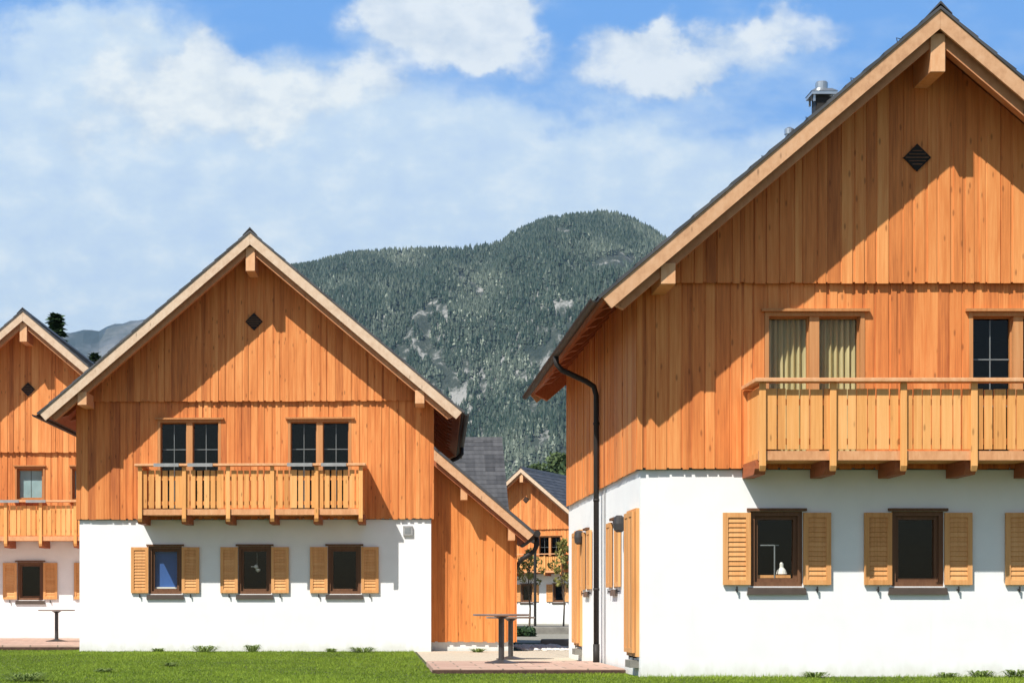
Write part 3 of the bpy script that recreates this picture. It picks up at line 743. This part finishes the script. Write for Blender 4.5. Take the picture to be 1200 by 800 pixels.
def conifer(x, y, h, r, label, group, seed, n=9000):
    rnd = np.random.default_rng(seed); root = empty('spruce_tree', (x, y, 0)); tag(root, label, 'tree', group)
    f = rnd.random(n)**.75; lay = np.floor(f*26)/26; zz = h*(.08+.92*(1-(.6*f+.4*lay))) ; an = rnd.random(n)*2*math.pi
    lobes = .75+.25*np.sin(an*7+lay*50)
    rr = r*(.6*f+.4*lay+.02)*lobes*rnd.random(n)**.35
    c = np.stack([np.cos(an)*rr, np.sin(an)*rr, zz-rr*.28+.0], axis=1)
    out = np.stack([np.cos(an), np.sin(an), -.25+0*an], axis=1); tang = np.stack([-np.sin(an), np.cos(an), rnd.normal(0, .3, n)], axis=1)
    s = (h*.022*(.6+rnd.random(n)))[:, None]
    v = np.stack([c-out*s, c+tang*s*.45, c+out*s, c-tang*s*.45], axis=1)
    o = mesh_np('crown', v.reshape(-1, 3), n, np.clip(.45+.25*np.sin(lay*90)+rnd.normal(0, .2, n), 0, 1), M['conifer'], 4); o.parent = root
    t = MB(); t.tube([(0, 0, -.3), (0, 0, h*.5), (0, 0, h*.98)], [.2, .13, .02], 8); t.build('trunk', M['bark'], root, recalc=False)
    return root
broad_tree('young_tree', 8.75, 83, 4.3, .75, 1.7, M['young'], 'slender young tree with yellow-green leaves in front of the far balcony', 'young trees in the yard', 5, 600, .09, 14, .045)
broad_tree('young_tree', 6.9, 80, 3.6, .75, 1.9, M['young'], 'thin young green tree beside the lamp post, before the far house', 'young trees in the yard', 6, 420, .09, 14, .05)
def shrub(x, y, w_, h, label, seed, mat):
    rnd = np.random.default_rng(seed); vs = [leaf_cloud(260, (rnd.uniform(-w_/2, w_/2), rnd.uniform(-.3, .3), h*.45), (w_*.3, .4, h*.5), .09, rnd) for k in range(6)]
    v = np.concatenate(vs); o = mesh_np('shrub', v.reshape(-1, 3), len(v), rnd.random(len(v)), mat, 4); o.location = (x, y, 0)
    tag(o, label, 'shrub', 'shrubs in the yard'); return o
shrub(4.75, 57, .5, .30, 'dark low shrub beside the lean-to wall at the end of the path', 1, M['conifer'])

lp = empty('lamp_post', (6.45, 72, 0)); tag(lp, 'thin dark lamp post standing in the yard beyond the lean-to gutter', 'lamp post')
q = MB(); q.tube([(0, 0, 0), (0, 0, 3.55)], .055, 10); q.build('pole', M['metal'], lp)
q = MB(); q.lathe((0, 0, 3.5), [(.06, 0), (.17, .05), (.17, .22), (.05, .30)], 14); q.build('lamp_head', M['metal'], lp)
q = MB(); q.lathe((0, 0, -.05), [(.35, 0), (.35, .12), (.30, .15)], 16); q.build('footing', M['stone'], lp)

# trees beyond the houses
TG = 'trees beyond the houses'
conifer(-13.45, 75, 13.2, 2.3, 'dark spruce top rising just right of the left house ridge', TG, 3)
conifer(-14.5, 92, 14.0, 2.8, 'spruce behind the left house, its top peeping over the falling verge', TG, 4)
for k, (px, Y, ty, rx, lab) in enumerate([
                                (628, 175, 544, 3.8, 'broad green tree behind the peak of the far small house'), (684, 160, 532, 4.2, 'bright green tree next to the timber corner of the nearest house'),
                                (657, 210, 530, 4.2, 'tall broad tree highest above the far small house')]):
    X = (px-VX)*Y/F; h = EYE+(HY-ty)*Y/F
    broad_tree('broadleaf_tree', X, Y, h, rx, h*.15, M['decid'], lab, TG, 30+k, 20000, .24, 60, .3)

# ------------------------------------------------------------------ mountains
def interp(tab, x): return np.interp(x, [a for a, b in tab], [b for a, b in tab])
RID = [(-900, 640), (-400, 600), (0, 560), (150, 470), (200, 425), (250, 385), (300, 347), (360, 317), (400, 304), (450, 296), (500, 292), (540, 289), (585, 284), (600, 274), (640, 258), (700, 249), (730, 252), (760, 267), (800, 292), (850, 325), (1000, 380), (1300, 430), (2200, 560)]
def fbm2(x, y, oct=5, s=1.0, seed=0.):
    out = np.zeros(x.shape); amp = 1; tot = 0
    for o in range(oct):
        f = s*2**o
        vals = np.array([mn.noise((a*f+seed, b*f-seed, seed*1.7)) for a, b in zip(x.ravel(), y.ravel())]).reshape(x.shape)
        out += vals*amp; tot += amp; amp *= .5
    return out/tot
Y0m, Y1m = 1500., 3000.
NX, NY = 190, 90
pxs = np.linspace(-100, 1350, NX); ts_ = np.linspace(0, 1.06, NY)
PX, TT = np.meshgrid(pxs, ts_)
YM = Y0m+(Y1m-Y0m)*TT
XM = (PX-VX)*YM/F
rid = (HY-interp(RID, PX))*Y1m/F
shape = np.where(TT < 1, np.sin(np.clip(TT, 0, 1)*math.pi/2)**1.25*.25+np.clip(TT, 0, 1)**1.15*.75, 1-(TT-1)*3.5)
nz = fbm2(XM/420, YM/420, 5, 1., 3.3)
rel = np.clip(TT*(1.015-TT)*4, 0, 1)
ZM = rid*shape + nz*210*rel*np.clip(rid/300, 0, 1) - 2
gul = np.abs(fbm2(XM/170+5, YM/700, 4, 1., 9.1)); ZM -= gul*170*rel*np.clip(rid/300, 0, 1)
# lower slope towards viewer must not hide the crest
verts = np.stack([XM, YM, ZM], axis=-1).reshape(-1, 3)
faces = [(j*NX+i, j*NX+i+1, (j+1)*NX+i+1, (j+1)*NX+i) for j in range(NY-1) for i in range(NX-1)]
me = bpy.data.meshes.new('mountain'); me.from_pydata(verts.tolist(), [], faces); me.update()
def mk_rock():
    m, t = new_mat('mountain_rock')
    a = t.noise(t.map(t.tc, (.012, .012, .02)), 1, 7, .6); b = t.noise(t.map(t.tc, (.09, .09, .035)), 1, 7, .7)
    c = t.ramp(t.math('ADD', t.math('MULTIPLY', a, .55), t.math('MULTIPLY', b, .45)), [(.40, (.014, .030, .022)), (.50, (.05, .065, .05)), (.57, (.34, .34, .32))])
    t.put(t.b.inputs['Base Color'], c); t.b.inputs['Roughness'].default_value = .95; bump(t, b, 1.0, 8)
    return m
me.materials.append(mk_rock()); me.polygons.foreach_set('use_smooth', [True]*len(me.polygons))
mo = bpy.data.objects.new('mountain', me); COL.objects.link(mo); tag(mo, kind='structure')
# forest on the mountain: one mass of conifers and pale broadleaf crowns
def forest():
    rnd = np.random.default_rng(12); N = 70000
    px = rnd.uniform(330, 800, N); tt = rnd.random(N)**.9*1.0
    px = np.concatenate([px, rnd.uniform(180, 330, 3500)]); tt = np.concatenate([tt, rnd.uniform(.3, 1., 3500)])
    fi = (px-pxs[0])/(pxs[-1]-pxs[0])*(NX-1); fj = tt/1.06*(NY-1)
    i = fi.astype(int).clip(0, NX-2); j = fj.astype(int).clip(0, NY-2); a = fi-i; b = fj-j
    Z = ZM[j, i]*(1-a)*(1-b)+ZM[j, i+1]*a*(1-b)+ZM[j+1, i]*(1-a)*b+ZM[j+1, i+1]*a*b
    Y = Y0m+(Y1m-Y0m)*tt; X = (px-VX)*Y/F
    # clearing noise: pale rock shows in patches
    cl = np.array([mn.noise((x/55, z/80, 1.7)) + .9*mn.noise((x/15, z/26, 3.)) for x, y, z in zip(X, Y, Z)])
    zone = np.array([mn.noise((x/95, z/70, 7.)) for x, z in zip(X, Z)])
    py = HY-(Z-EYE)/Y*F
    band = np.exp(-((py-(312-.12*(px-690)))/9)**2)*np.exp(-((px-705)/45)**2)
    low = np.clip((py-320)/90, 0, 1)*.24-.12 + band*1.3 + .22*np.exp(-((px-610)/75)**2-((py-420)/85)**2)+.12*np.exp(-((px-500)/50)**2-((py-400)/60)**2)
    keep = (cl + rnd.normal(0, .12, len(X)) + low) < .44
    X, Y, Z, cl, py, zone, px = X[keep], Y[keep], Z[keep], cl[keep], py[keep], zone[keep], px[keep]; n = len(X)
    pale = rnd.random(n) < np.clip(.0+.24*np.exp(-((px-570)/120)**2-((py-425)/70)**2)+np.clip((py-430)/500, 0, .2)+zone*.45, .008, .6)
    h = rnd.uniform(7, 15, n)*np.where(pale, .8, 1); r = h*rnd.uniform(.18, .30, n)*np.where(pale, 1.0, 1)
    tint = np.where(pale, rnd.uniform(.15, .85, n)**1.3, np.abs(rnd.normal(.03, .07, n))+np.clip(zone*.35, 0, .2))
    K = 6; tri = []; tn = []
    for lay in range(2):                                    # two jagged skirts per tree
        base = -0.1 if lay == 0 else .30; top = .66 if lay == 0 else .92; rk = 1.0 if lay == 0 else .85
        ang0 = rnd.random(n)*6.28; jit = rnd.uniform(.65, 1.25, (n, K)); jz = rnd.uniform(-.08, .10, (n, K))
        apx = np.stack([X+rnd.normal(0, .3, n), Y, Z+h*top], 1)
        for k in range(K):
            def rim(q):
                an = ang0+q*2*math.pi/K; q_ = q % K
                return np.stack([X+np.cos(an)*r*rk*jit[:, q_], Y+np.sin(an)*r*rk*jit[:, q_], Z+h*(base+jz[:, q_])+np.where(pale, h*.15, 0)], 1)
            tri.append(np.stack([rim(k), rim(k+1), apx], 1)); tn.append(np.clip(tint+rnd.normal(0, .03, n), 0, 1))
    v = np.concatenate(tri); o = mesh_np('forest', v.reshape(-1, 3), len(v), np.concatenate(tn), M['forest'], 3)
    tag(o, 'dark conifer forest with pale leafless trees covering the mountain', 'forest', kind='stuff')
forest()
# far blue range at the left
R2 = [(-300, 420), (40, 398), (75, 386), (100, 384), (118, 387), (128, 379), (150, 374), (175, 371), (230, 380), (300, 400), (500, 440), (800, 470)]
NX2, NY2 = 120, 30; pq = np.linspace(-300, 800, NX2); tq = np.linspace(0, 1.05, NY2); PX2, T2 = np.meshgrid(pq, tq)
Y2 = 4800+900*T2; X2 = (PX2-VX)*Y2/F; Z2 = (HY-interp(R2, PX2))*5700/F*np.clip(T2, 0, 1)**.9 + fbm2(X2/300, Y2/300, 5, 1., 6.)*110*np.clip(T2*(1.1-T2)*4, 0, 1) - 3
Z2 += np.where(T2 > .9, fbm2(X2/90, Y2/90, 3, 1., 2.)*22, 0)
me = bpy.data.meshes.new('distant_mountains'); me.from_pydata(np.stack([X2, Y2, Z2], -1).reshape(-1, 3).tolist(), [], [(j*NX2+i, j*NX2+i+1, (j+1)*NX2+i+1, (j+1)*NX2+i) for j in range(NY2-1) for i in range(NX2-1)]); me.update()
m, t = new_mat('distant_rock'); nn = t.noise(t.map(t.tc, (.006, .006, .010)), 1, 7, .65)
t.put(t.b.inputs['Base Color'], t.ramp(nn, [(.42, (.02, .035, .04)), (.62, (.12, .13, .14))])); me.materials.append(m)
mo = bpy.data.objects.new('distant_mountains', me); COL.objects.link(mo); tag(mo, kind='structure')

# ------------------------------------------------------------------ grass and weeds
def grass():
    rnd = np.random.default_rng(3); N = 330000
    Y = 21.6+(rnd.random(N))**1.0*17.2; px = rnd.uniform(-25, 1230, N); X = (px-VX)*Y/F
    ok = np.ones(N, bool)
    ok &= ~((X > 3.5) & (Y > 23.98)); ok &= ~((X > .80) & (X < 3.55) & (Y > 25.0))
    ok &= ~((X > -6.35) & (Y > 37.66)); 
    ok &= ~((X < -6.3) & (Y > 38.65))
    X, Y = X[ok], Y[ok]; n = len(X)
    pat = np.array([mn.noise((x*.55, y*.35, 0))+.6*mn.noise((x*2.1, y*1.6, 5)) for x, y in zip(X, Y)])
    edge = np.clip(1-np.abs(Y-37.5)/.35, 0, 1)*(X > -6.4) + np.clip(1-np.abs(Y-23.9)/.25, 0, 1)*(X > 3.5)
    h = rnd.uniform(.014, .036, n)*(1+.5*pat)*(1+.9*edge*(rnd.random(n) < .3))
    an = rnd.random(n)*6.28; wd = rnd.uniform(.003, .007, n); lx = rnd.normal(0, .018, n); ly = rnd.normal(0, .018, n)
    p0 = np.stack([X-np.cos(an)*wd, Y-np.sin(an)*wd, np.zeros(n)], 1); p1 = np.stack([X+np.cos(an)*wd, Y+np.sin(an)*wd, np.zeros(n)], 1)
    p2 = np.stack([X+lx, Y+ly, h], 1); v = np.stack([p0, p1, p2], 1)
    o = mesh_np('grass', v.reshape(-1, 3), n, np.clip(.45+.35*pat+rnd.normal(0, .2, n), 0, 1), M['grass'], 3)
    tag(o, 'short sunlit green lawn grass in front of the houses', 'grass', kind='stuff')
grass()
def weed(x, y, w_, h, label, seed, flower=False):
    rnd = random.Random(seed); mb = MB()
    for k in range(int(50+w_*160)):
        an = rnd.uniform(0, 6.28); r0 = rnd.uniform(0, w_*.25); L = rnd.uniform(.5, 1)*w_*.5; up = rnd.uniform(.35, 1)*h; lw = rnd.uniform(.004, .014)
        bx_, by_ = math.cos(an)*r0, math.sin(an)*r0; d = Vector((math.cos(an), math.sin(an), 0)); s = Vector((-d.y, d.x, 0))
        p0 = Vector((bx_, by_, 0)); p1 = p0+d*L*.5+Vector((0, 0, up)); p2 = p0+d*L+Vector((0, 0, up*rnd.uniform(.5, 1.1)))
        mb.face([p0-s*lw*.3, p0+s*lw*.3, p1+s*lw, p1-s*lw], rnd.random()); mb.face([p1-s*lw, p1+s*lw, p2], rnd.random())
    o = mb.build('weed', M['weed'], recalc=False); o.location = (x, y, 0); tag(o, label, 'plant', 'weeds growing in the lawn'); return o
def at(px, Y): return ((px-VX)*Y/F, Y)
for k, (px, Y, w_, h, lab) in enumerate([(28, 22.5, .55, .16, 'large leafy grey-green weed at the bottom left corner of the lawn'), (122, 25.6, .28, .09, 'dark leafy weed in the lawn below the corner of the middle house'),
        (186, 37.1, .3, .12, 'weed tuft against the white wall, left of the blue window'), (240, 36.9, .55, .20, 'wide pale weed tuft against the white wall right of the blue window'),
        (296, 37.2, .35, .22, 'upright weed against the white wall below the middle window'), (388, 37.2, .25, .12, 'small weed against the white wall left of the third window'),
        (425, 36.8, .6, .16, 'wide weed tuft against the white wall below the third window'), (200, 28, .22, .10, 'weed in the open lawn below the blue window'),
        (955, 23.75, .35, .11, 'weed at the foot of the nearest white wall, below the first window'), (1110, 23.7, .3, .10, 'weed at the foot of the nearest white wall, below the second window'),
        (1150, 23.75, .35, .14, 'taller weed at the foot of the nearest white wall, right of the second window'), (1190, 23.7, .3, .15, 'weed at the foot of the nearest white wall at the right picture edge'),
        (560, 36.9, .3, .12, 'weed beside the white plinth of the lean-to')]):
    x, y = at(px, Y); weed(x, y, w_*1.25, h*.75, lab, 90+k)
# pebbles strip by the lean-to
pb = MB(); rnd = random.Random(8)
for k in range(500):
    x = rnd.uniform(3.2, 4.3); y = rnd.uniform(38.2, 42.8); r = rnd.uniform(.03, .07)
    pb.lathe((x, y, .0), [(r*.6, 0), (r, r*.35), (r*.7, r*.8), (r*.2, r*.95)], 6, rnd.random())
tag(pb.build('pebbles', plain('white_pebbles', (.68, .65, .60), .8, 0, .15, 20), recalc=False), 'strip of pale pebbles at the foot of the lean-to corner', 'pebbles', kind='stuff')

# ------------------------------------------------------------------ haze
hb = MB(); hb.box(-3800, 3800, -900, 6600, -6, 900)
hz = hb.build('haze', bpy.data.materials.new('haze_air')); tag(hz, 'thin bluish air between the houses and the mountains', 'haze', kind='stuff')
hm = hz.data.materials[0]; hm.use_nodes = True; t = NT(hm.node_tree); t.n.clear()
ho = t.node('ShaderNodeOutputMaterial'); hv = t.node('ShaderNodeVolumePrincipled'); t.l.new(hv.outputs[0], ho.inputs['Volume'])
hv.inputs['Color'].default_value = (.56, .80, 1, 1); hv.inputs['Density'].default_value = 0.000055; hv.inputs['Anisotropy'].default_value = .3
